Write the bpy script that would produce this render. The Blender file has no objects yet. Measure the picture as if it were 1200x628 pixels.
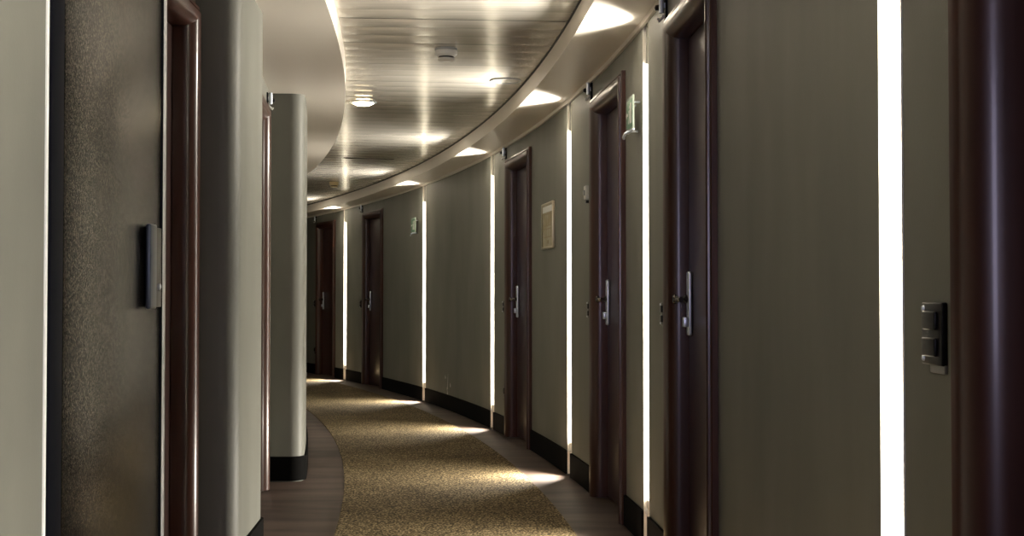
import bpy, bmesh, math, random
from mathutils import Vector, Matrix
random.seed(7)
PI = math.pi
C = bpy.context.scene.collection
F = 1560.0            # focal length in pixels of a 1200 wide frame
CAM_Z = 1.05
CEIL, SOF = 2.355, 2.245
R_OFF, L_OFF, REC = 0.65, -0.97, -1.13
S_L, S_R = -0.69, 0.385
Y0, Y1 = -3.0, 24.0

# ------------------------------------------------------------------ corridor curve
def base(y): return -(y-3.3)**2/70.0 if y > 3.3 else 0.0
def slope(y): return -(y-3.3)/35.0 if y > 3.3 else 0.0
def P(y, off, z=0.0): return Vector((base(y)+off, y, z))
def Q(y, off, z=0.0):                       # along a line square to the curve
    yy = y - slope(y)*off
    return Vector((base(yy)+off, yy, z))
def solve(px, off):                         # depth at which the curve offset crosses a sight line
    k = (px-600.0)/F; lo, hi = 0.8, 23.0
    f = lambda y: base(y)+off-k*y
    n = 600; prev = f(lo)
    for i in range(1, n+1):
        y = lo+(hi-lo)*i/n; c = f(y)
        if prev*c <= 0:
            a, b = y-(hi-lo)/n, y
            for _ in range(40):
                m = (a+b)/2
                if f(a)*f(m) <= 0: b = m
                else: a = m
            return (a+b)/2
        prev = c
    raise ValueError(px)

# ------------------------------------------------------------------ materials
def mat(name, col, rough=0.5, metal=0.0, noise=None, bump=None, coat=0.0, spec=None, aniso=0.0):
    m = bpy.data.materials.new(name); m.use_nodes = True
    nt = m.node_tree; b = nt.nodes['Principled BSDF']
    b.inputs['Base Color'].default_value = (*col, 1)
    b.inputs['Roughness'].default_value = rough
    b.inputs['Metallic'].default_value = metal
    b.inputs['Coat Weight'].default_value = coat
    b.inputs['Coat Roughness'].default_value = 0.15
    if spec is not None: b.inputs['Specular IOR Level'].default_value = spec
    if aniso: b.inputs['Anisotropic'].default_value = aniso
    tc = nt.nodes.new('ShaderNodeTexCoord')
    def mapped(scale):
        mp = nt.nodes.new('ShaderNodeMapping'); mp.inputs['Scale'].default_value = scale
        nt.links.new(tc.outputs['Object'], mp.inputs['Vector']); return mp
    if noise:                               # (second colour, scale xyz, detail, lo, hi)
        c2, sc, det, lo, hi = noise
        n = nt.nodes.new('ShaderNodeTexNoise'); n.inputs['Scale'].default_value = 1.0
        n.inputs['Detail'].default_value = det
        nt.links.new(mapped(sc).outputs['Vector'], n.inputs['Vector'])
        r = nt.nodes.new('ShaderNodeValToRGB')
        r.color_ramp.elements[0].position = lo; r.color_ramp.elements[0].color = (*col, 1)
        r.color_ramp.elements[1].position = hi; r.color_ramp.elements[1].color = (*c2, 1)
        nt.links.new(n.outputs['Fac'], r.inputs['Fac'])
        nt.links.new(r.outputs['Color'], b.inputs['Base Color'])
    if bump:                                # (scale xyz, strength, distance)
        sc, st, di = bump
        n = nt.nodes.new('ShaderNodeTexNoise'); n.inputs['Scale'].default_value = 1.0
        n.inputs['Detail'].default_value = 3.0
        nt.links.new(mapped(sc).outputs['Vector'], n.inputs['Vector'])
        bp = nt.nodes.new('ShaderNodeBump'); bp.inputs['Strength'].default_value = st
        bp.inputs['Distance'].default_value = di
        nt.links.new(n.outputs['Fac'], bp.inputs['Height'])
        nt.links.new(bp.outputs['Normal'], b.inputs['Normal'])
    return m
def emit(name, col, strength):
    m = bpy.data.materials.new(name); m.use_nodes = True
    nt = m.node_tree; nt.nodes.clear()
    e = nt.nodes.new('ShaderNodeEmission'); e.inputs['Color'].default_value = (*col, 1)
    e.inputs['Strength'].default_value = strength
    o = nt.nodes.new('ShaderNodeOutputMaterial'); nt.links.new(e.outputs[0], o.inputs[0])
    return m

LAMP = 22.0
UP, DOWN = 13.0, 16.0
M = {}
M['wall'] = mat('olive_grey_wall_paint', (.178, .178, .153), .52, spec=.3, noise=((.130, .131, .114), (3, 3, 1.2), 5, .35, .75),
                bump=((140, 140, 140), .12, .002))
M['soffit'] = mat('warm_white_plaster', (.76, .70, .62), .4, bump=((60, 60, 60), .04, .002))
M['ceiling'] = mat('brushed_metal_panel', (.76, .72, .64), .2, metal=.4, noise=((.66, .62, .55), (1.2, 60, 1), 2, .35, .7))
M['seam'] = mat('dark_seam', (.03, .028, .024), .6)
M['wood'] = mat('dark_mahogany', (.036, .011, .006), .32, noise=((.072, .023, .012), (26, 26, 1.6), 6, .3, .75),
                bump=((90, 90, 5), .05, .001), coat=.3)
M['leaf'] = mat('dark_mahogany_veneer', (.026, .010, .009), .33, noise=((.05, .019, .014), (30, 30, 1.3), 6, .3, .75), coat=.25)
M['base'] = mat('black_baseboard', (.004, .0037, .0034), .8, spec=.05)
M['floor'] = mat('brown_floor_border', (.040, .027, .021), .5, spec=.2, noise=((.105, .074, .058), (1.2, 6, 1), 6, .38, .66),
                 bump=((40, 40, 40), .08, .002))
M['trim'] = mat('cream_metal_channel', (.80, .77, .69), .35)
M['white'] = mat('white_trim_and_lit_edge', (.86, .86, .85), .3)
M['diffuser'] = emit('strip_light_diffuser', (1.0, .94, .83), LAMP)
M['spot'] = emit('downlight_bulb', (1.0, .80, .48), 16)
M['chrome'] = mat('polished_chrome', (.80, .87, .97), .34, metal=.85)
M['bronze'] = mat('dark_bronze_metal', (.12, .11, .10), .25, metal=1.0)
M['black'] = mat('black_gloss_plastic', (.008, .008, .009), .28, spec=.25)
M['blacksteel'] = mat('black_painted_steel', (.004, .0045, .007), .6, spec=.05)
M['pull'] = mat('blued_steel_pull', (.05, .06, .085), .3, metal=.6)
M['plastic'] = mat('off_white_plastic', (.62, .62, .60), .38)
M['greyplastic'] = mat('grey_plastic', (.30, .31, .31), .4)
M['cream'] = mat('aged_cream_plastic', (.52, .42, .24), .4)
M['glass'] = mat('pale_green_acrylic', (.62, .74, .66), .12)
M['green'] = mat('exit_sign_green', (.06, .24, .13), .3)
M['signwhite'] = mat('sign_white', (.82, .84, .80), .3)
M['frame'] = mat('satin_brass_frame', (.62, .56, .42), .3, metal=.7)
M['paper'] = mat('plan_sheet', (.62, .55, .36), .16, noise=((.72, .68, .52), (7, 7, 9), 3, .4, .62))
M['ink'] = mat('plan_ink', (.22, .16, .06), .5)
M['scuff'] = mat('bare_plaster_scuff', (.62, .61, .58), .7)

# carpet: gold and brown speckles
m = mat('gold_speckled_carpet', (.3, .2, .08), .9, spec=.1); M['carpet'] = m
nt = m.node_tree; b = nt.nodes['Principled BSDF']; tc = nt.nodes['Texture Coordinate']
n1 = nt.nodes.new('ShaderNodeTexNoise'); n1.inputs['Scale'].default_value = 100; n1.inputs['Detail'].default_value = 3
n2 = nt.nodes.new('ShaderNodeTexNoise'); n2.inputs['Scale'].default_value = 2.2; n2.inputs['Detail'].default_value = 3
r1 = nt.nodes.new('ShaderNodeValToRGB'); e = r1.color_ramp.elements
e[0].position = .36; e[0].color = (.016, .011, .006, 1); e[1].position = .66; e[1].color = (.40, .31, .175, 1)
x = r1.color_ramp.elements.new(.5); x.color = (.085, .062, .030, 1)
nt.links.new(tc.outputs['Object'], n1.inputs['Vector']); nt.links.new(tc.outputs['Object'], n2.inputs['Vector'])
nt.links.new(n1.outputs['Fac'], r1.inputs['Fac'])
mx = nt.nodes.new('ShaderNodeMix'); mx.data_type = 'RGBA'; mx.blend_type = 'MULTIPLY'
r2 = nt.nodes.new('ShaderNodeValToRGB'); r2.color_ramp.elements[0].position = .3; r2.color_ramp.elements[0].color = (.72, .7, .66, 1)
r2.color_ramp.elements[1].position = .65
nt.links.new(n2.outputs['Fac'], r2.inputs['Fac'])
mx.inputs['Factor'].default_value = 1.0
nt.links.new(r1.outputs['Color'], mx.inputs['A']); nt.links.new(r2.outputs['Color'], mx.inputs['B'])
nt.links.new(mx.outputs['Result'], b.inputs['Base Color'])
bp = nt.nodes.new('ShaderNodeBump'); bp.inputs['Strength'].default_value = .6; bp.inputs['Distance'].default_value = .004
nt.links.new(n1.outputs['Fac'], bp.inputs['Height']); nt.links.new(bp.outputs['Normal'], b.inputs['Normal'])

# speckled metallic lacquer of the service door
m = mat('brown_metallic_lacquer', (.05, .042, .034), .24, metal=.92, bump=((260, 260, 260), .45, .001)); M['lacquer'] = m
nt = m.node_tree; b = nt.nodes['Principled BSDF']; tc = nt.nodes['Texture Coordinate']
n1 = nt.nodes.new('ShaderNodeTexNoise'); n1.inputs['Scale'].default_value = 210; n1.inputs['Detail'].default_value = 2
r1 = nt.nodes.new('ShaderNodeValToRGB'); e = r1.color_ramp.elements
e[0].position = .45; e[0].color = (.008, .007, .0055, 1); e[1].position = .70; e[1].color = (.17, .148, .12, 1)
nt.links.new(tc.outputs['Object'], n1.inputs['Vector']); nt.links.new(n1.outputs['Fac'], r1.inputs['Fac'])
nt.links.new(r1.outputs['Color'], b.inputs['Base Color'])

# ------------------------------------------------------------------ mesh helpers
def link(name, bm, m, parent=None, smooth=True, angle=32, mats=None):
    bmesh.ops.remove_doubles(bm, verts=bm.verts, dist=1e-6)
    bmesh.ops.recalc_face_normals(bm, faces=bm.faces)
    me = bpy.data.meshes.new(name); bm.to_mesh(me); bm.free()
    o = bpy.data.objects.new(name, me); C.objects.link(o)
    for q in (mats or [m]): me.materials.append(q)
    if smooth:
        me.shade_smooth(); me.set_sharp_from_angle(angle=math.radians(angle))
    if parent: o.parent = parent
    return o
def tag(o, label=None, cat=None, group=None, kind=None):
    if label: o['label'] = label
    if cat: o['category'] = cat
    if group: o['group'] = group
    if kind: o['kind'] = kind
    return o
def empty(name, loc, rz=0.0):
    o = bpy.data.objects.new(name, None); C.objects.link(o); o.empty_display_size = .1
    o.location = loc; o.rotation_euler = (0, 0, rz); return o
def right_frame(name, y, z, off=R_OFF):      # local x: away from the viewer, local y: out of the wall
    s = slope(y); return empty(name, P(y, off, z), math.atan2(1, s))
def left_frame(name, y, z, off):
    s = slope(y); return empty(name, P(y, off, z), math.atan2(-1, -s))
def box(bm, x0, x1, y0, y1, z0, z1, bev=0.0, seg=2):
    r = bmesh.ops.create_cube(bm, size=1.0)
    vs = r['verts']
    for v in vs:
        v.co = Vector((x0 if v.co.x < 0 else x1, y0 if v.co.y < 0 else y1, z0 if v.co.z < 0 else z1))
    if bev:
        es = list({e for v in vs for e in v.link_edges})
        bmesh.ops.bevel(bm, geom=es, offset=bev, segments=seg, profile=.5, affect='EDGES')
def quad(bm, *ps): return bm.faces.new([bm.verts.new(p) for p in ps])
def lathe(bm, prof, n=32, M4=None):         # (radius, height) about local z
    rings = []
    for r, h in prof:
        if r < 1e-6: rings.append([bm.verts.new((0, 0, h))])
        else: rings.append([bm.verts.new((r*math.cos(2*PI*i/n), r*math.sin(2*PI*i/n), h)) for i in range(n)])
    vs = [v for r in rings for v in r]
    for a, b_ in zip(rings, rings[1:]):
        for i in range(n):
            j = (i+1) % n
            if len(a) == 1 and len(b_) == 1: continue
            if len(a) == 1: bm.faces.new((a[0], b_[i], b_[j]))
            elif len(b_) == 1: bm.faces.new((a[i], a[j], b_[0]))
            else: bm.faces.new((a[i], a[j], b_[j], b_[i]))
    if M4 is not None:
        for v in vs: v.co = M4 @ v.co
def tube(bm, pts, r, n=12):
    pts = [Vector(p) for p in pts]; rings = []
    for i, p in enumerate(pts):
        d = (pts[min(i+1, len(pts)-1)]-pts[max(i-1, 0)]).normalized()
        a = d.orthogonal().normalized() if i == 0 else (rings_a - d*rings_a.dot(d)).normalized()
        rings_a = a; c = d.cross(a)
        rr = r[i] if isinstance(r, (list, tuple)) else r
        rings.append([bm.verts.new(p+(a*math.cos(2*PI*k/n)+c*math.sin(2*PI*k/n))*rr) for k in range(n)])
    for a, b_ in zip(rings, rings[1:]):
        for k in range(n): bm.faces.new((a[k], a[(k+1) % n], b_[(k+1) % n], b_[k]))
    bm.faces.new(rings[0][::-1]); bm.faces.new(rings[-1])
ROT_Y = Matrix.Rotation(-PI/2, 4, 'X')      # lathe axis z -> local +y (out of the wall)

def plan_wall(name, front, back, z0, z1, m):
    """A wall from a plan outline: front outline points and the matching back points, stood up from z0 to z1."""
    bm = bmesh.new(); n = len(front)
    V = [[bm.verts.new((p.x, p.y, z)) for z in (z0, z1)] for p in front]
    W = [[bm.verts.new((p.x, p.y, z)) for z in (z0, z1)] for p in back]
    for i in range(n-1):
        bm.faces.new((V[i][0], V[i+1][0], V[i+1][1], V[i][1]))
        bm.faces.new((W[i][0], W[i][1], W[i+1][1], W[i+1][0]))
        bm.faces.new((V[i][1], V[i+1][1], W[i+1][1], W[i][1]))
        bm.faces.new((V[i][0], W[i][0], W[i+1][0], V[i+1][0]))
    bm.faces.new((V[0][0], V[0][1], W[0][1], W[0][0])); bm.faces.new((V[-1][0], W[-1][0], W[-1][1], V[-1][1]))
    me_bm = bm
    return me_bm
def curve_box(bm, ya, yb, oa, ob, z0, z1, step=.15, fn=P):
    n = max(1, int(math.ceil((yb-ya)/step))); rows = []
    for i in range(n+1):
        y = ya+(yb-ya)*i/n
        rows.append([bm.verts.new(fn(y, o, z)) for o, z in ((oa, z0), (ob, z0), (ob, z1), (oa, z1))])
    for a, b_ in zip(rows, rows[1:]):
        for k in range(4): bm.faces.new((a[k], a[(k+1) % 4], b_[(k+1) % 4], b_[k]))
    bm.faces.new(rows[0][::-1]); bm.faces.new(rows[-1])

# ------------------------------------------------------------------ layout along the right wall
CAS, FRONT, LEAFD, HEAD = .085, .032, .058, 2.035
# door far casing edges in depth, outer to outer
doors = []
for px in (369.8, 424.0, 591.5, 691.3, 778.5, 1113.5):
    yf = solve(px, R_OFF-.022); s = slope(yf)
    W = {369.8: .96, 424.0: .97}.get(px, .95)
    doors.append((yf-W/math.sqrt(1+s*s), yf))
lamps = [solve(px, R_OFF) for px in (404.6, 497.3, 577.3, 667.5, 757.5, 1045)]
LW = .145
INNER = .06                                  # wall opening edge lies this far inside the casing's outer edge
cuts = []
for a, b_ in doors: cuts.append((a+INNER, b_-INNER, .13))
for y in lamps:
    w = LW/math.sqrt(1+slope(y)**2); cuts.append((y-w/2, y+w/2, .155))
cuts.sort()
def runs(ya, yb, step=.15):
    n = max(1, int(math.ceil((yb-ya)/step))); return [ya+(yb-ya)*i/n for i in range(n+1)]
front, back = [], []
y = Y0
def nrm_off(y, off, d):                       # d beyond the wall face, square to it
    s = slope(y); n = math.sqrt(1+s*s); p = P(y, off); return Vector((p.x+d/n, p.y-d*s/n, 0))
for a, b_, d in cuts+[(Y1, None, None)]:
    for t in runs(y, a): front.append(P(t, R_OFF)); back.append(P(t, R_OFF+.3))
    if b_ is None: break
    front.append(nrm_off(a, R_OFF, d)); back.append(P(a, R_OFF+.3))
    front.append(nrm_off(b_, R_OFF, d)); back.append(P(b_, R_OFF+.3))
    y = b_
bm = plan_wall('wall_right', front, back, 0, 2.36, None)
for a, b_ in doors:                            # the wall over each door
    curve_box(bm, a+INNER, b_-INNER, R_OFF, R_OFF+.14, HEAD+.03, 2.36)
wr = link('wall_right', bm, M['wall'], angle=12)
tag(wr, 'long curving olive grey wall with strip lights and dark doors', 'wall', kind='structure')

# left wall: piers with rounded ends, recesses with doors
fr, bk = [], []
BK = -1.5
def add(y, off): fr.append(P(y, off)); bk.append(P(y, BK))
def line(ya, yb, off):
    for t in runs(ya, yb): add(t, off)
def arc(yc, oc, r, a0, a1, n=10):
    for i in range(n+1):
        a = math.radians(a0+(a1-a0)*i/n); add(yc+r*math.sin(a), oc+r*math.cos(a))
def opening(ya, yb, off):                      # jog back for a door
    add(ya, off); fr.append(P(ya, off-.13)); bk.append(P(ya, BK)); fr.append(P(yb, off-.13)); bk.append(P(yb, BK)); add(yb, off)
PIER0_END, PIER1, PIER1_END, PIER2 = 3.70, 4.88, 5.58, 7.70
LD1, LD2, LD0 = (3.90, 4.85), (6.42, 7.37), (2.77, 3.672)
P2_OFF = -.925
fr.append(P(Y0, L_OFF)); bk.append(P(Y0, BK))
line(Y0+.1, LD0[0], L_OFF)
fr.append(P(LD0[0], L_OFF-.09)); bk.append(P(LD0[0], BK)); fr.append(P(LD0[1], L_OFF-.09)); bk.append(P(LD0[1], BK))
line(LD0[1], PIER0_END, L_OFF); add(PIER0_END, REC)
line(PIER0_END+.02, LD1[0]+INNER, REC); opening(LD1[0]+INNER, LD1[1]-INNER, REC); add(PIER1, REC)
r = .075; add(PIER1, L_OFF-r); arc(PIER1+r, L_OFF-r, r, -90, 0); line(PIER1+r, PIER1_END-.05, L_OFF)
r = .05; arc(PIER1_END-r, L_OFF-r, r, 0, 90); add(PIER1_END, REC)
line(PIER1_END+.02, LD2[0]+INNER, REC); opening(LD2[0]+INNER, LD2[1]-INNER, REC); line(LD2[1]-INNER, PIER2-.01, REC); add(PIER2, REC)
r = .09; add(PIER2, P2_OFF-r); arc(PIER2+r, P2_OFF-r, r, -90, 0); line(PIER2+r, Y1, P2_OFF)
bm = plan_wall('wall_left', fr, bk, 0, 2.36, None)
for a, b_ in (LD1, LD2): curve_box(bm, a+INNER, b_-INNER, REC-.14, REC, HEAD+.03, 2.36)
curve_box(bm, LD0[0], LD0[1], L_OFF-.14, L_OFF, 2.10, 2.36)
wl = link('wall_left', bm, M['wall'], angle=20)
tag(wl, 'olive grey wall of rounded piers with recessed doors between them', 'wall', kind='structure')

# baseboards
bm = bmesh.new(); y = Y0
stops = sorted([(a, b_) for a, b_ in doors]+[(q-LW/2-.004, q+LW/2-.004) for q in lamps])+[(Y1, None)]
for a, b_ in stops:
    if a-y > .02: curve_box(bm, y, a, R_OFF-.013, R_OFF, .006, .145)
    y = b_
tag(link('baseboard_right', bm, M['base'], angle=12), 'black baseboard along the curving wall with gaps at doors and strip lights', 'baseboard', kind='structure')
bm = bmesh.new()
def base_run(pts, h=.145, t=.013):             # pts: plan points, baseboard on the corridor side
    n = len(pts); off = []
    for i, p in enumerate(pts):
        d = (pts[min(i+1, n-1)]-pts[max(i-1, 0)]); d.z = 0; d.normalize(); off.append(p+Vector((d.y, -d.x, 0))*t)
    rows = [[bm.verts.new((a.x, a.y, z)) for a, z in ((p, .006), (q, .006), (q, h), (p, h))] for p, q in zip(pts, off)]
    for a, b_ in zip(rows, rows[1:]):
        for k in range(4): bm.faces.new((a[k], a[(k+1) % 4], b_[(k+1) % 4], b_[k]))
    bm.faces.new(rows[0][::-1]); bm.faces.new(rows[-1])
def arcpts(yc, oc, r, a0, a1, n=10): return [P(yc+r*math.sin(math.radians(a0+(a1-a0)*i/n)), oc+r*math.cos(math.radians(a0+(a1-a0)*i/n))) for i in range(n+1)]
base_run([P(t, L_OFF) for t in runs(Y0+.02, LD0[0])])
base_run([P(PIER1, REC+.015)]+arcpts(PIER1+.075, L_OFF-.075, .075, -90, 0)+[P(t, L_OFF) for t in runs(PIER1+.085, PIER1_END-.06)]+arcpts(PIER1_END-.05, L_OFF-.05, .05, 0, 90)+[P(PIER1_END, REC+.015)])
base_run([P(t, REC) for t in runs(PIER1_END+.015, LD2[0])])
base_run([P(LD2[1], REC), P(PIER2-.015, REC)])
base_run([P(PIER2, REC+.015)]+arcpts(PIER2+.09, P2_OFF-.09, .09, -90, 0)+[P(t, P2_OFF) for t in runs(PIER2+.1, Y1-.02)])
tag(link('baseboard_left', bm, M['base'], angle=20), 'black baseboard around the rounded piers', 'baseboard', kind='structure')

# floor and carpet
bm = bmesh.new(); curve_box(bm, Y0-.2, Y1+.2, -1.6, 1.0, -.1, 0, .3)
tag(link('floor', bm, M['floor'], angle=20), 'dark brown smooth floor border on both sides of the carpet', 'floor', kind='structure')
bm = bmesh.new(); curve_box(bm, Y0+.05, Y1-.05, S_L, S_R, .0, .007, .15)
tag(link('carpet_runner', bm, M['carpet'], angle=20), 'gold and brown speckled carpet runner curving down the corridor floor', 'carpet')

# ceiling planks, square to the curve, each slightly bowed
bm = bmesh.new(); seam_faces = []
PW = .2; n = int((Y1-Y0)/PW); k0 = 0
def strip(ya, yb, za, zb, mi):
    N = 4; oa, ob = S_L-.06, S_R+.06
    A = [bm.verts.new(Q(ya, oa+(ob-oa)*i/N, za)) for i in range(N+1)]
    B = [bm.verts.new(Q(yb, oa+(ob-oa)*i/N, zb)) for i in range(N+1)]
    for i in range(N):
        f = bm.faces.new((A[i], A[i+1], B[i+1], B[i])); f.material_index = mi
start = 6.19 - PW*round((6.19-Y0)/PW)
for k in range(n+2):
    a = start+k*PW; b_ = a+PW
    major = (round((a-6.19)/PW) % 3 == 0)
    g = .009 if major else .002
    sag = .0028+random.uniform(-.0004, .0006); tilt = random.uniform(-.0008, .0008)
    strip(a, a+g, CEIL+.010, CEIL+.010, 1); strip(a, a, CEIL, CEIL+.010, 1)
    N = 8
    for i in range(N):
        u, v = i/N, (i+1)/N
        zz = lambda t: CEIL-sag*(1-(2*t-1)**2)+tilt*(t-.5)
        strip(a+g+(PW-g)*u, a+g+(PW-g)*v, zz(u), zz(v), 0)
    strip(b_, b_, CEIL, CEIL+.010, 1)
ce = link('ceiling', bm, None, angle=25, mats=[M['ceiling'], M['seam']])
tag(ce, 'glossy brushed metal plank ceiling between the two lower plaster soffits', 'ceiling', kind='structure')
bm = bmesh.new(); curve_box(bm, Y0-.2, Y1+.2, -1.6, 1.0, CEIL+.03, CEIL+.1, .3)
tag(link('ceiling_slab', bm, M['seam'], angle=20), 'dark slab above the metal plank ceiling', 'ceiling', kind='structure')

# soffits with their lips, and the small cornice along the wall top
def soffit(name, oa, ob, lip_at):
    bm = bmesh.new(); curve_box(bm, Y0, Y1, oa, ob, SOF, CEIL+.02)
    o = link(name, bm, M['soffit'], angle=20); return o
tag(soffit('trim_1', S_R, R_OFF+.2, S_R), 'lowered plaster soffit above the doors on the curving wall', 'soffit', kind='structure')
tag(soffit('trim_2', -1.45, S_L, S_L), 'wide lowered plaster soffit over the rounded piers', 'soffit', kind='structure')
bm = bmesh.new(); curve_box(bm, Y0, Y1, R_OFF-.014, R_OFF, SOF-.022, SOF)
tag(link('trim_3', bm, M['soffit'], angle=20), 'thin pale cornice line where the curving wall meets its soffit', 'cornice', kind='structure')
bm = bmesh.new(); curve_box(bm, Y0, Y1, S_R-.004, S_R+.02, CEIL-.012, CEIL-.001)  # shade at the ceiling edge, put in as a dark coloured strip
tag(link('trim_4', bm, M['seam'], angle=20), 'thin dark strip coloured as the shadow line between metal ceiling and door side soffit', 'trim', kind='structure')

# ends of the corridor
bm = bmesh.new(); p = P(Y1, 0); box(bm, p.x-2.2, p.x+1.6, Y1, Y1+.15, -.1, 2.5)
tag(link('wall_far', bm, M['wall']), 'end wall around the bend of the corridor', 'wall', kind='structure')
bm = bmesh.new()
WX0, WX1, WZ0, WZ1 = -.62, .42, .75, 2.15
for q in ((-1.6, WX0, 0, 2.4), (WX1, 1.0, 0, 2.4), (WX0, WX1, 0, WZ0), (WX0, WX1, WZ1, 2.4)):
    box(bm, q[0], q[1], Y0-.15, Y0, q[2], q[3])
tag(link('wall_back', bm, M['wall']), 'end wall behind the viewer with a window', 'wall', kind='structure')
wn = empty('window_1', (0, Y0-.08, WZ0)); tag(wn, 'corridor end window behind the viewer', 'window', kind='structure')
bm = bmesh.new(); h = WZ1-WZ0
for q in ((WX0, WX0+.05, 0, h), (WX1-.05, WX1, 0, h), (WX0+.05, WX1-.05, 0, .05), (WX0+.05, WX1-.05, h-.05, h), (-.125, -.075, .05, h-.05)):
    box(bm, q[0], q[1], -.03, .03, q[2], q[3], .004)
link('window_frame', bm, M['white'], wn)
gl = bpy.data.materials.new('window_pane_glass'); gl.use_nodes = True; nt = gl.node_tree; nt.nodes.clear()
t = nt.nodes.new('ShaderNodeBsdfTransparent'); g = nt.nodes.new('ShaderNodeBsdfGlossy'); g.inputs['Roughness'].default_value = .02
ms = nt.nodes.new('ShaderNodeMixShader'); ms.inputs[0].default_value = .06; oo = nt.nodes.new('ShaderNodeOutputMaterial')
nt.links.new(t.outputs[0], ms.inputs[1]); nt.links.new(g.outputs[0], ms.inputs[2]); nt.links.new(ms.outputs[0], oo.inputs[0])
bm = bmesh.new(); box(bm, WX0+.05, WX1-.05, -.004, .004, .05, h-.05); link('pane', bm, gl, wn)

# ------------------------------------------------------------------ doors
def casing_profile():
    pr = [(CAS, -.002), (CAS, .018), (CAS-.004, .022), (CAS-.013, .022), (CAS-.016, .015), (CAS-.021, .015), (CAS-.023, .027), (CAS-.027, .030)]
    for i in range(9):
        th = PI/2*i/8; pr.append((.055-.055*math.sin(th), -.028+.060*math.cos(th)))
    pr.append((0, -LEAFD)); pr.append((0, -.10)); pr.append((.022, -.10)); pr.append((.022, -.002))
    return pr
def casing_bm(W):
    hw = W/2-CAS; bm = bmesh.new(); rows = []
    pr = casing_profile()
    for (sx, z, mz) in ((-1, .007, 0), (-1, HEAD, 1), (1, HEAD, 1), (1, .007, 0)):
        rows.append([bm.verts.new((sx*(hw+a), d, z+(a if mz else 0))) for a, d in pr])
    n = len(pr)
    for a, b_ in zip(rows, rows[1:]):
        for k in range(n): bm.faces.new((a[k], a[(k+1) % n], b_[(k+1) % n], b_[k]))
    bm.faces.new(rows[0][::-1]); bm.faces.new(rows[-1])
    return bm
proto = {}
def room_door(name, root, W, lock):            # lock = +1: handle stile on local +x
    hw = W/2-CAS
    link('door_frame', casing_bm(W), M['wood'], root, angle=26)
    bm = bmesh.new(); box(bm, -hw+.002, hw-.002, -LEAFD-.042, -LEAFD, .012, HEAD-.003, .003)
    lf = link('door_leaf', bm, M['leaf'], root)
    hx = lock*(hw-.062)
    bm = bmesh.new(); box(bm, hx-.020, hx+.020, -LEAFD, -LEAFD+.018, .915, 1.155, .008, 4)
    hd = link('door_handle', bm, M['chrome'], root)
    bm = bmesh.new(); yb = -LEAFD
    lathe(bm, [(0, .0), (.016, .0), (.016, .012), (.010, .016), (.0, .016)], 20, Matrix.Translation((hx, yb+.016, 1.052)) @ ROT_Y)
    tube(bm, [(hx, yb+.015, 1.052), (hx, yb+.05, 1.052), (hx-lock*.008, yb+.060, 1.052), (hx-lock*.03, yb+.063, 1.052), (hx-lock*.075, yb+.063, 1.051), (hx-lock*.118, yb+.060, 1.050)],
         [.009, .009, .0095, .010, .010, .009], 14)
    lathe(bm, [(0, 0), (.012, .0), (.017, .006), (.018, .013), (.013, .019), (0, .021)], 20, Matrix.Translation((hx, yb+.052, 1.052)) @ ROT_Y)
    link('lever', bm, M['bronze'], hd)
    bm = bmesh.new(); box(bm, hx-.018, hx+.018, yb+.014, yb+.034, .948, .985, .003)
    link('lock_cylinder', bm, M['chrome'], hd)
    return root
dl = ['farthest dark wooden door where the curving wall bends away',
      'dark wooden door just to the near side of the farthest strip light',
      'dark wooden door beside the framed evacuation plan',
      'dark wooden door between the switch plate and a small glass exit sign',
      'dark wooden door with bright lever plate beside the wide bare grey wall',
      'nearest dark wooden door frame cut by the picture edge next to black switch']
for i, (a, b_) in enumerate(doors):
    yc = (a+b_)/2; s = slope(yc); W = (b_-a)*math.sqrt(1+s*s)
    pa, pb = P(a, R_OFF), P(b_, R_OFF); mid = (pa+pb)/2
    root = empty('door_%d' % (i+1), mid, math.atan2(pb.y-pa.y, pb.x-pa.x))
    tag(root, dl[i], 'door', kind='structure'); room_door('door', root, W, -1 if i == 5 else 1)
for i, (a, b_) in enumerate((LD1, LD2)):
    pa, pb = P(a, REC), P(b_, REC); mid = (pa+pb)/2; W = (pb-pa).length
    root = empty('door_%d' % (i+7), mid, math.atan2(pa.y-pb.y, pa.x-pb.x))
    tag(root, ['dark door frame recessed beside the brown metallic service door', 'dark door sliver recessed between the two rounded piers'][i], 'door', kind='structure')
    room_door('door', root, W, 1)

# brown metallic service door on the near pier
a, b_ = LD0; yc = (a+b_)/2
root = left_frame('door_9', yc, 0, L_OFF); W = b_-a
tag(root, 'brown speckled metallic service door in a black frame on the near left wall', 'door', kind='structure')
bm = bmesh.new(); hw = W/2
box(bm, hw-.078, hw, -.08, .010, .007, 2.10, .004); box(bm, -hw, -hw+.008, -.08, .006, .007, 2.10, .002); box(bm, -hw+.008, hw-.078, -.08, .010, 2.05, 2.10, .004)
box(bm, hw-.098, hw-.082, -.08, .003, .007, 2.045, .003)
link('door_frame', bm, M['blacksteel'], root)
bm = bmesh.new(); box(bm, -hw+.010, hw-.102, -.05, .002, .012, 2.045, .003, 2); link('door_leaf', bm, M['lacquer'], root)
bm = bmesh.new(); box(bm, hw, hw+.013, -.004, .004, .145, 2.15, .002); link('bright_edge_strip', bm, M['white'], root)
bm = bmesh.new(); box(bm, -hw-.026, -hw-.004, -.004, .008, .145, 2.15, .003); link('bright_edge_strip', bm, M['white'], root)  # lit corner of the pier, its brightness put in as a white strip
hx = -hw+.06
bm = bmesh.new(); box(bm, hx-.040, hx+.075, .002, .008, 1.03, 1.245, .002); hp = link('door_handle', bm, M['black'], root)
bm = bmesh.new(); box(bm, hx+.055, hx+.120, .007, .022, 1.025, 1.25, .006, 3)
link('pull_bar', bm, M['pull'], hp)
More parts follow.
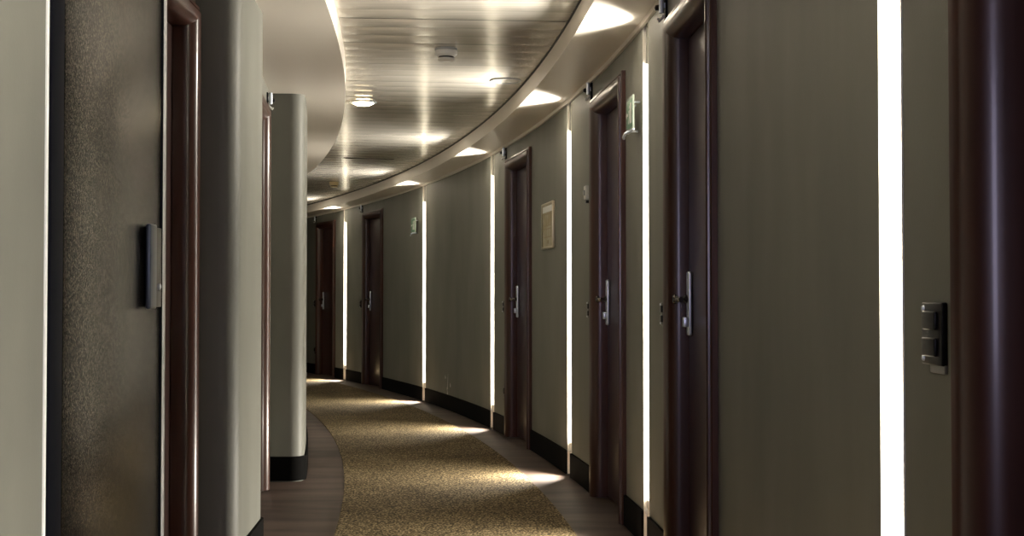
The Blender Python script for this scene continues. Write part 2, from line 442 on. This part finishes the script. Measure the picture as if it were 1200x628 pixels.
bm = bmesh.new(); lathe(bm, [(0, 0), (.009, 0), (.009, .006), (.006, .008), (0, .008)], 16, Matrix.Translation((hx-.005, .008, 1.085)) @ ROT_Y)
link('lock_cylinder', bm, M['chrome'], hp)

# ------------------------------------------------------------------ strip lights in the wall slots
ll = ['farthest vertical strip light between the two most distant doors',
      'glowing vertical strip light beside the distant green exit sign',
      'glowing vertical strip light just beyond the door with the framed plan',
      'glowing vertical strip light between framed plan and switch plate',
      'glowing vertical strip light just past the small glass exit sign',
      'nearest tall white strip light beside the large black wall switch']
for i, y in enumerate(lamps):
    root = right_frame('strip_light', y, .0); hw = LW/2-.001
    tag(root, ll[i], 'wall light', 'vertical strip lights in the curving wall')
    bm = bmesh.new(); z0, z1 = .008, SOF-.001; D = .15
    box(bm, -hw, hw, -D, -D+.006, z0, z1)                       # back of the channel
    box(bm, hw-.004, hw, -D+.006, .002, z0, z1); box(bm, -hw, -hw+.004, -D+.006, .002, z0, z1)
    link('channel', bm, M['trim'], root, smooth=False)
    bm = bmesh.new(); box(bm, -hw+.005, hw-.005, -.030, -.012, 2.066, z1, .001); link('top_cover', bm, M['wall'], root)
    bm = bmesh.new(); box(bm, -hw+.005, hw-.005, -.030, -.012, z0, .194, .001); link('foot_cover', bm, M['trim'], root)
    bm = bmesh.new(); d0 = -.122; k = hw-.006
    box(bm, -k, k, -D+.007, d0, .215, 2.045, .003)
    link('diffuser', bm, M['diffuser'], root)
    for za in (.196, 2.047):
        bm = bmesh.new(); box(bm, -k, k, -D+.006, -.09, za, za+.017, .002); link('end_cap', bm, M['trim'], root)
    bm = bmesh.new(); tube(bm, [(.052, -.03, .012), (.052, -.012, .02), (.052, -.012, .19)], .005, 8)
    lathe(bm, [(0, 0), (.012, 0), (.013, .01), (.006, .016), (0, .017)], 14, Matrix.Translation((.052, -.014, .148)) @ ROT_Y)
    link('cable_clip', bm, M['plastic'], root)

# ------------------------------------------------------------------ small things on the right wall
def switch_plate(y, z, label, wd=.098, ht=.096, off=R_OFF, th=.010):
    root = right_frame('switch_plate', y, z, off)
    tag(root, label, 'wall switch', 'black switch plates by the doors')
    bm = bmesh.new(); box(bm, -wd/2, wd/2, 0, th, -ht/2, ht/2, .003, 3); link('plate', bm, M['black'], root)
    for sz in (-1, 1):
        bm = bmesh.new(); box(bm, -wd*.32, wd*.32, th-.001, th+.006, sz*ht*.21-ht*.15, sz*ht*.21+ht*.15, .003, 3); link('rocker', bm, M['black'], root)
    for sz in (-1, 1):
        bm = bmesh.new(); lathe(bm, [(0, 0), (.005, 0), (.004, .003), (0, .0035)], 12, Matrix.Translation((wd*.36, th, sz*ht*.40)) @ ROT_Y)
        link('screw', bm, M['chrome'], root)
    return root
names5 = ['small dark switch plate beside the farthest door', 'small dark switch plate beside the second farthest door',
          'small dark switch plate beside the door with the framed plan', 'small dark switch plate below the thermostat box',
          'small dark switch plate beside the door nearest the bare grey wall']
for (a, b_), nm in zip(doors[:5], names5):
    switch_plate(b_+.075, .995, nm, .07, .09, th=.020)
sw = switch_plate(2.035, .998, 'large black double switch at the near strip light and door frame')
bm = bmesh.new(); box(bm, -.049, .02, 0, .006, -.060, -.046, .002); link('lower_edge', bm, M['greyplastic'], sw)

def sensor(y, z, label, off=R_OFF, left=False):
    root = left_frame('door_sensor', y, z, off) if left else right_frame('door_sensor', y, z, off)
    tag(root, label, 'sensor', 'small sensors above the door corners')
    k = -1 if left else 1
    bm = bmesh.new(); box(bm, -.022, .022, 0, .008, -.045, .045, .003); link('mounting_plate', bm, M['blacksteel'], root)
    bm = bmesh.new(); tube(bm, [(-.004*k, .022, -.020), (-.004*k, .022, .044)], .010, 14); box(bm, -.010, .010, .006, .020, 0, .02)
    link('sensor_tube', bm, M['chrome'], root)
    bm = bmesh.new(); lathe(bm, [(0, -.013), (.009, -.010), (.013, 0), (.009, .010), (0, .013)], 16, Matrix.Translation((.012*k, .034, .004))); box(bm, .006*k-.006, .006*k+.006, .006, .030, -.002, .010)
    link('sensor_eye', bm, M['black'], root)
    bm = bmesh.new(); tube(bm, [(0, .010, -.028), (.002*k, .022, -.040), (.006*k, .030, -.048), (.008*k, .034, -.038)], .006, 10); link('hook', bm, M['plastic'], root)
for (a, b_), nm in zip(doors[:5], ['small dark sensor over the corner of the farthest door', 'small dark sensor over the corner of the second farthest door',
        'small dark sensor over the corner of the door beside the framed plan', 'small chrome sensor above the door with the thermostat beside it', 'small blue chrome sensor above the door beside the bare grey wall']):
    sensor(b_+.055, 2.180, nm)
sensor(LD2[1]+.07, 2.165, 'small dark sensor high in the recess between the rounded piers', REC, True)

# thermostat
root = right_frame('thermostat', doors[3][1]+.16, 1.60); tag(root, 'small pale thermostat box on the wall above a switch plate', 'thermostat')
bm = bmesh.new(); box(bm, -.03, .03, 0, .024, -.005, .075, .006, 3); link('case', bm, M['plastic'], root)
bm = bmesh.new(); box(bm, -.03, .012, .001, .020, -.022, -.007, .003); link('lower_clip', bm, M['black'], root)
bm = bmesh.new(); lathe(bm, [(0, 0), (.016, 0), (.014, .008), (0, .009)], 20, Matrix.Translation((0, .023, .035)) @ ROT_Y); link('dial', bm, M['greyplastic'], root)

# low sockets
def socket(y, z, label):
    root = right_frame('wall_socket', y, z); tag(root, label, 'socket', 'low wall sockets by the doors')
    bm = bmesh.new(); box(bm, -.033, .033, 0, .010, -.048, .048, .004, 3); link('plate', bm, M['black'], root)
    bm = bmesh.new(); lathe(bm, [(.022, 0), (.022, .004), (.018, .004), (.018, .001), (0, .001)], 20, Matrix.Translation((0, .009, .01)) @ ROT_Y); link('socket_face', bm, M['bronze'], root)
socket(doors[2][1]+.09, .335, 'small dark socket near the floor beside the door with framed plan')
socket(doors[0][1]+.09, .335, 'small dark socket near the floor beside the farthest door')

# exit signs
def prism(bm, pts, y0, y1):
    A = [bm.verts.new((x, y0, z)) for x, z in pts]; B = [bm.verts.new((x, y1, z)) for x, z in pts]
    bm.faces.new(A); bm.faces.new(B[::-1]); n = len(pts)
    for i in range(n): bm.faces.new((A[i], B[i], B[(i+1) % n], A[(i+1) % n]))
def exit_sign(px, zc, label, w, h):
    y = solve(px, R_OFF-.03); root = right_frame('exit_sign', y, zc)
    tag(root, label, 'exit sign', 'green emergency exit signs')
    bm = bmesh.new(); box(bm, -w/2, w/2, .030, .038, -h/2, h/2, .002); link('panel', bm, M['glass'], root)
    bm = bmesh.new(); box(bm, -w/2+.012, w/2-.012, .0375, .0395, -h/2+.012, h/2-.014); g_ = link('green_field', bm, M['green'], root)
    bm = bmesh.new(); a, b2 = .0394, .0402; k = h/.15
    rr = lambda pts: prism(bm, [(-x*k, z*k) for x, z in pts], a, b2)      # mirrored: local x runs away from the viewer's left
    rr([(.022, -.045), (.060, -.045), (.060, .045), (.022, .045)])         # door of the pictogram
    rr([(-.070, -.006), (-.035, -.006), (-.035, .006), (-.070, .006)]); rr([(-.070, .016), (-.090+.004, 0), (-.070, -.016)])   # arrow
    rr([(-.012, .030), (-.002, .040), (.008, .030), (-.002, .020)])        # running figure
    rr([(-.020, .014), (.008, .018), (.012, -.008), (-.006, -.012)])
    rr([(-.006, -.012), (.006, -.010), (-.016, -.044), (-.026, -.040)]); rr([(.004, -.010), (.013, -.010), (.019, -.044), (.010, -.044)])
    link('pictogram', bm, M['signwhite'], g_)
    bm = bmesh.new(); tube(bm, [(0, .0, -h/2-.002), (0, .044, -h/2-.002)], .006, 10); tube(bm, [(0, .044, -h/2-.002), (0, .058, -h/2-.012), (.02, .062, -h/2-.026), (.035, .058, -h/2-.030)], .006, 10)
    link('bracket', bm, M['chrome'], root)
    bm = bmesh.new(); box(bm, -w/2, w/2, .028, .040, -h/2-.006, -h/2+.003, .002); link('rail', bm, M['chrome'], root)
    for sx in (-1, 1):
        bm = bmesh.new(); tube(bm, [(sx*w*.32, 0, h*.3), (sx*w*.32, .031, h*.3)], .005, 10); link('stand_off', bm, M['chrome'], root)
exit_sign(740.3, 1.868, 'small glass exit sign between a dark door and a strip light', .165, .15)
exit_sign(484.8, 1.835, 'distant green exit sign beside the far strip light', .20, .16)

# framed evacuation plan
y = solve(642.0, R_OFF-.01); root = right_frame('evacuation_plan', y, 1.53); tag(root, 'brass framed evacuation plan hanging on the olive wall beside a door', 'wall plan')
w, h = .40, .30
bm = bmesh.new()
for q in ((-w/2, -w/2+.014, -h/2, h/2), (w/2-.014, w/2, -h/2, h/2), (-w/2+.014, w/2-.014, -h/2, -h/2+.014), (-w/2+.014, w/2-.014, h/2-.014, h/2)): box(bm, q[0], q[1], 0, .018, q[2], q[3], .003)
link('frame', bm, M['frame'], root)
bm = bmesh.new(); box(bm, -w/2+.012, w/2-.012, .002, .012, -h/2+.012, h/2-.012); sh = link('sheet', bm, M['paper'], root)
bm = bmesh.new(); lt = .0022
def ln(x0, z0, x1, z1): box(bm, min(x0, x1)-lt, max(x0, x1)+lt, .0118, .0126, min(z0, z1)-lt, max(z0, z1)+lt)
for x0 in (-.12, -.07, -.02, .03, .08): ln(x0, .0, x0, .075); ln(x0, -.075, x0, -.02)
ln(-.14, .075, .13, .075); ln(-.14, 0, .13, 0); ln(-.14, -.02, .13, -.02); ln(-.14, -.075, .13, -.075); ln(-.14, -.075, -.14, .075); ln(.13, -.075, .13, .075)
box(bm, -.03, .0, .0118, .0128, -.118, -.095)
link('plan_drawing', bm, M['ink'], sh)
bm = bmesh.new(); box(bm, -w/2+.02, w/2-.02, .0118, .0124, .088, .128); link('sheet_reflection', bm, M['signwhite'], sh)  # bright reflection on the sheet, painted as a white band

# scraped patch of plaster above the baseboard
y = solve(526, R_OFF); root = right_frame('wall_scuff', y, .145)
tag(root, 'white scraped patch on the grey wall just above the baseboard', 'scuff mark')
root['kind'] = 'structure'
bm = bmesh.new()
def flake(pts): prism(bm, pts, .0, .0012)
flake([(.03, .0), (.075, .004), (.06, .045), (.052, .11), (.030, .20), (.036, .11), (.040, .05), (.09, .052), (.045, .035)])
flake([(-.09, .10), (-.06, .12), (-.055, .085), (-.085, .075)]); flake([(.13, .16), (.16, .18), (.165, .15), (.14, .145)])
link('bare_plaster', bm, M['scuff'], root)

# ------------------------------------------------------------------ things on the ceiling
def ceil_at(px, py, z=CEIL):
    y = F*(z-CAM_Z)/(351-py); return Vector(((px-600)/F*y, y, z))
def smoke_detector(px, py, label, m, r, drop):
    p = ceil_at(px, py); root = empty('smoke_detector', p); tag(root, label, 'smoke detector', 'smoke detectors on the metal ceiling')
    k = r/.055
    bm = bmesh.new(); lathe(bm, [(0, .0), (.050*k, .0), (.055*k, -.004), (.056*k, -.012*k), (.050*k, -.014*k)], 36); link('base_ring', bm, M['greyplastic'] if m == M['plastic'] else m, root)
    bm = bmesh.new(); lathe(bm, [(.050*k, -.012*k), (.055*k, -.018*k), (.054*k, -.034*k), (.046*k, -.042*k), (.040*k, -.044*k)], 36); link('housing', bm, m, root)
    bm = bmesh.new(); lathe(bm, [(.038*k, -.042*k), (.038*k, -.052*k), (0, -.052*k)], 36); link('grille', bm, M['black'], root)
    bm = bmesh.new(); lathe(bm, [(0, -.052*k), (.042*k, -.052*k), (.040*k, -.060*k), (.024*k, -.065*k), (0, -.066*k)], 36); link('cap', bm, m, root)
smoke_detector(522.5, 55.0, 'round white smoke detector on the near metal ceiling', M['plastic'], .058, .06)
smoke_detector(391, 213, 'small yellowed smoke detector on the far ceiling at the bend', M['cream'], .052, .05)

p = ceil_at(425, 119); root = empty('ceiling_downlight', p); tag(root, 'lit warm round downlight in the metal ceiling beside the wide soffit', 'downlight')
bm = bmesh.new(); lathe(bm, [(.068, -.001), (.088, -.001), (.090, -.005), (.084, -.009), (.070, -.006), (.068, -.001)], 40); link('trim_ring', bm, M['chrome'], root)
bm = bmesh.new(); lathe(bm, [(.070, -.005), (.067, -.011), (.045, -.021), (0, -.025)], 32); link('lens', bm, M['spot'], root)
p = ceil_at(592.5, 93); root = empty('ceiling_speaker', p); tag(root, 'flat round cover disc in the ceiling near the door side soffit', 'ceiling speaker')
bm = bmesh.new(); lathe(bm, [(.084, -.002), (.090, -.002), (.095, -.005), (.092, -.009), (.086, -.007), (.084, -.002)], 44); link('rim', bm, M['greyplastic'], root)
bm = bmesh.new(); lathe(bm, [(0, -.004), (.084, -.004), (.084, -.001), (0, -.001)], 44); link('cover', bm, M['ceiling'], root)
p0, p1 = ceil_at(402, 184.0), ceil_at(461, 186.0); d = p1-p0; mid = (p0+p1)/2
root = empty('ceiling_vent', mid, math.atan2(d.y, d.x)); tag(root, 'narrow dark slot vent in the far metal ceiling', 'ceiling vent'); hw = d.length/2
bm = bmesh.new(); box(bm, -hw, hw, -.022, -.014, -.008, .0, .002); box(bm, -hw, hw, .014, .022, -.008, .0, .002); box(bm, -hw, -hw+.008, -.014, .014, -.008, 0); box(bm, hw-.008, hw, -.014, .014, -.008, 0)
link('vent_frame', bm, M['bronze'], root)
bm = bmesh.new(); box(bm, -hw+.008, hw-.008, -.014, .014, -.003, -.001); link('slot', bm, M['black'], root)

# ------------------------------------------------------------------ light
def area(name, loc, rot, sx, sy, power, col):
    L = bpy.data.lights.new(name, 'AREA'); L.shape = 'RECTANGLE'; L.size = sx; L.size_y = sy; L.energy = power; L.color = col
    o = bpy.data.objects.new(name, L); C.objects.link(o); o.location = loc; o.rotation_euler = rot; return o
area('daylight_at_window', (-.1, Y0-.25, 1.5), (PI/2, 0, 0), 1.1, 1.5, 42, (.76, .70, 1.0))
for i, y in enumerate(lamps):                 # the bare tube ends at the top and foot of every slot
    s = slope(y); n = math.sqrt(1+s*s); out = Vector((-1/n, s/n, 0)); p = P(y, R_OFF)
    for z, up, pw in ((2.065, .20, UP), (.165, -.30, DOWN)):
        d = (out+Vector((0, 0, up))).normalized()
        o = area('strip_tube_end', p+out*.006+Vector((0, 0, z)), d.to_track_quat('-Z', 'Z').to_euler(), .10, .06, pw, (1.0, .93, .81))
        o.data.spread = math.radians(116)
w = bpy.data.worlds.new('World'); bpy.context.scene.world = w; w.use_nodes = True
w.node_tree.nodes['Background'].inputs[0].default_value = (.55, .65, .85, 1); w.node_tree.nodes['Background'].inputs[1].default_value = .4

# ------------------------------------------------------------------ camera
cd = bpy.data.cameras.new('camera'); cam = bpy.data.objects.new('camera', cd); C.objects.link(cam)
cd.sensor_fit = 'HORIZONTAL'; cd.sensor_width = 36; cd.lens = F*36/1200; cd.clip_start = .05
cam.location = (0, 0, CAM_Z); cam.rotation_euler = (PI/2+math.atan(37/F), 0, 0)
sc = bpy.context.scene; sc.camera = cam
sc.view_settings.view_transform = 'Standard'; sc.view_settings.look = 'None'
sc.view_settings.gamma = 1; sc.view_settings.use_curve_mapping = False
sc.view_settings.exposure = 0.38
sc.cycles.use_denoising = True; sc.cycles.max_bounces = 10; sc.cycles.diffuse_bounces = 6
sc.cycles.sample_clamp_indirect = 8
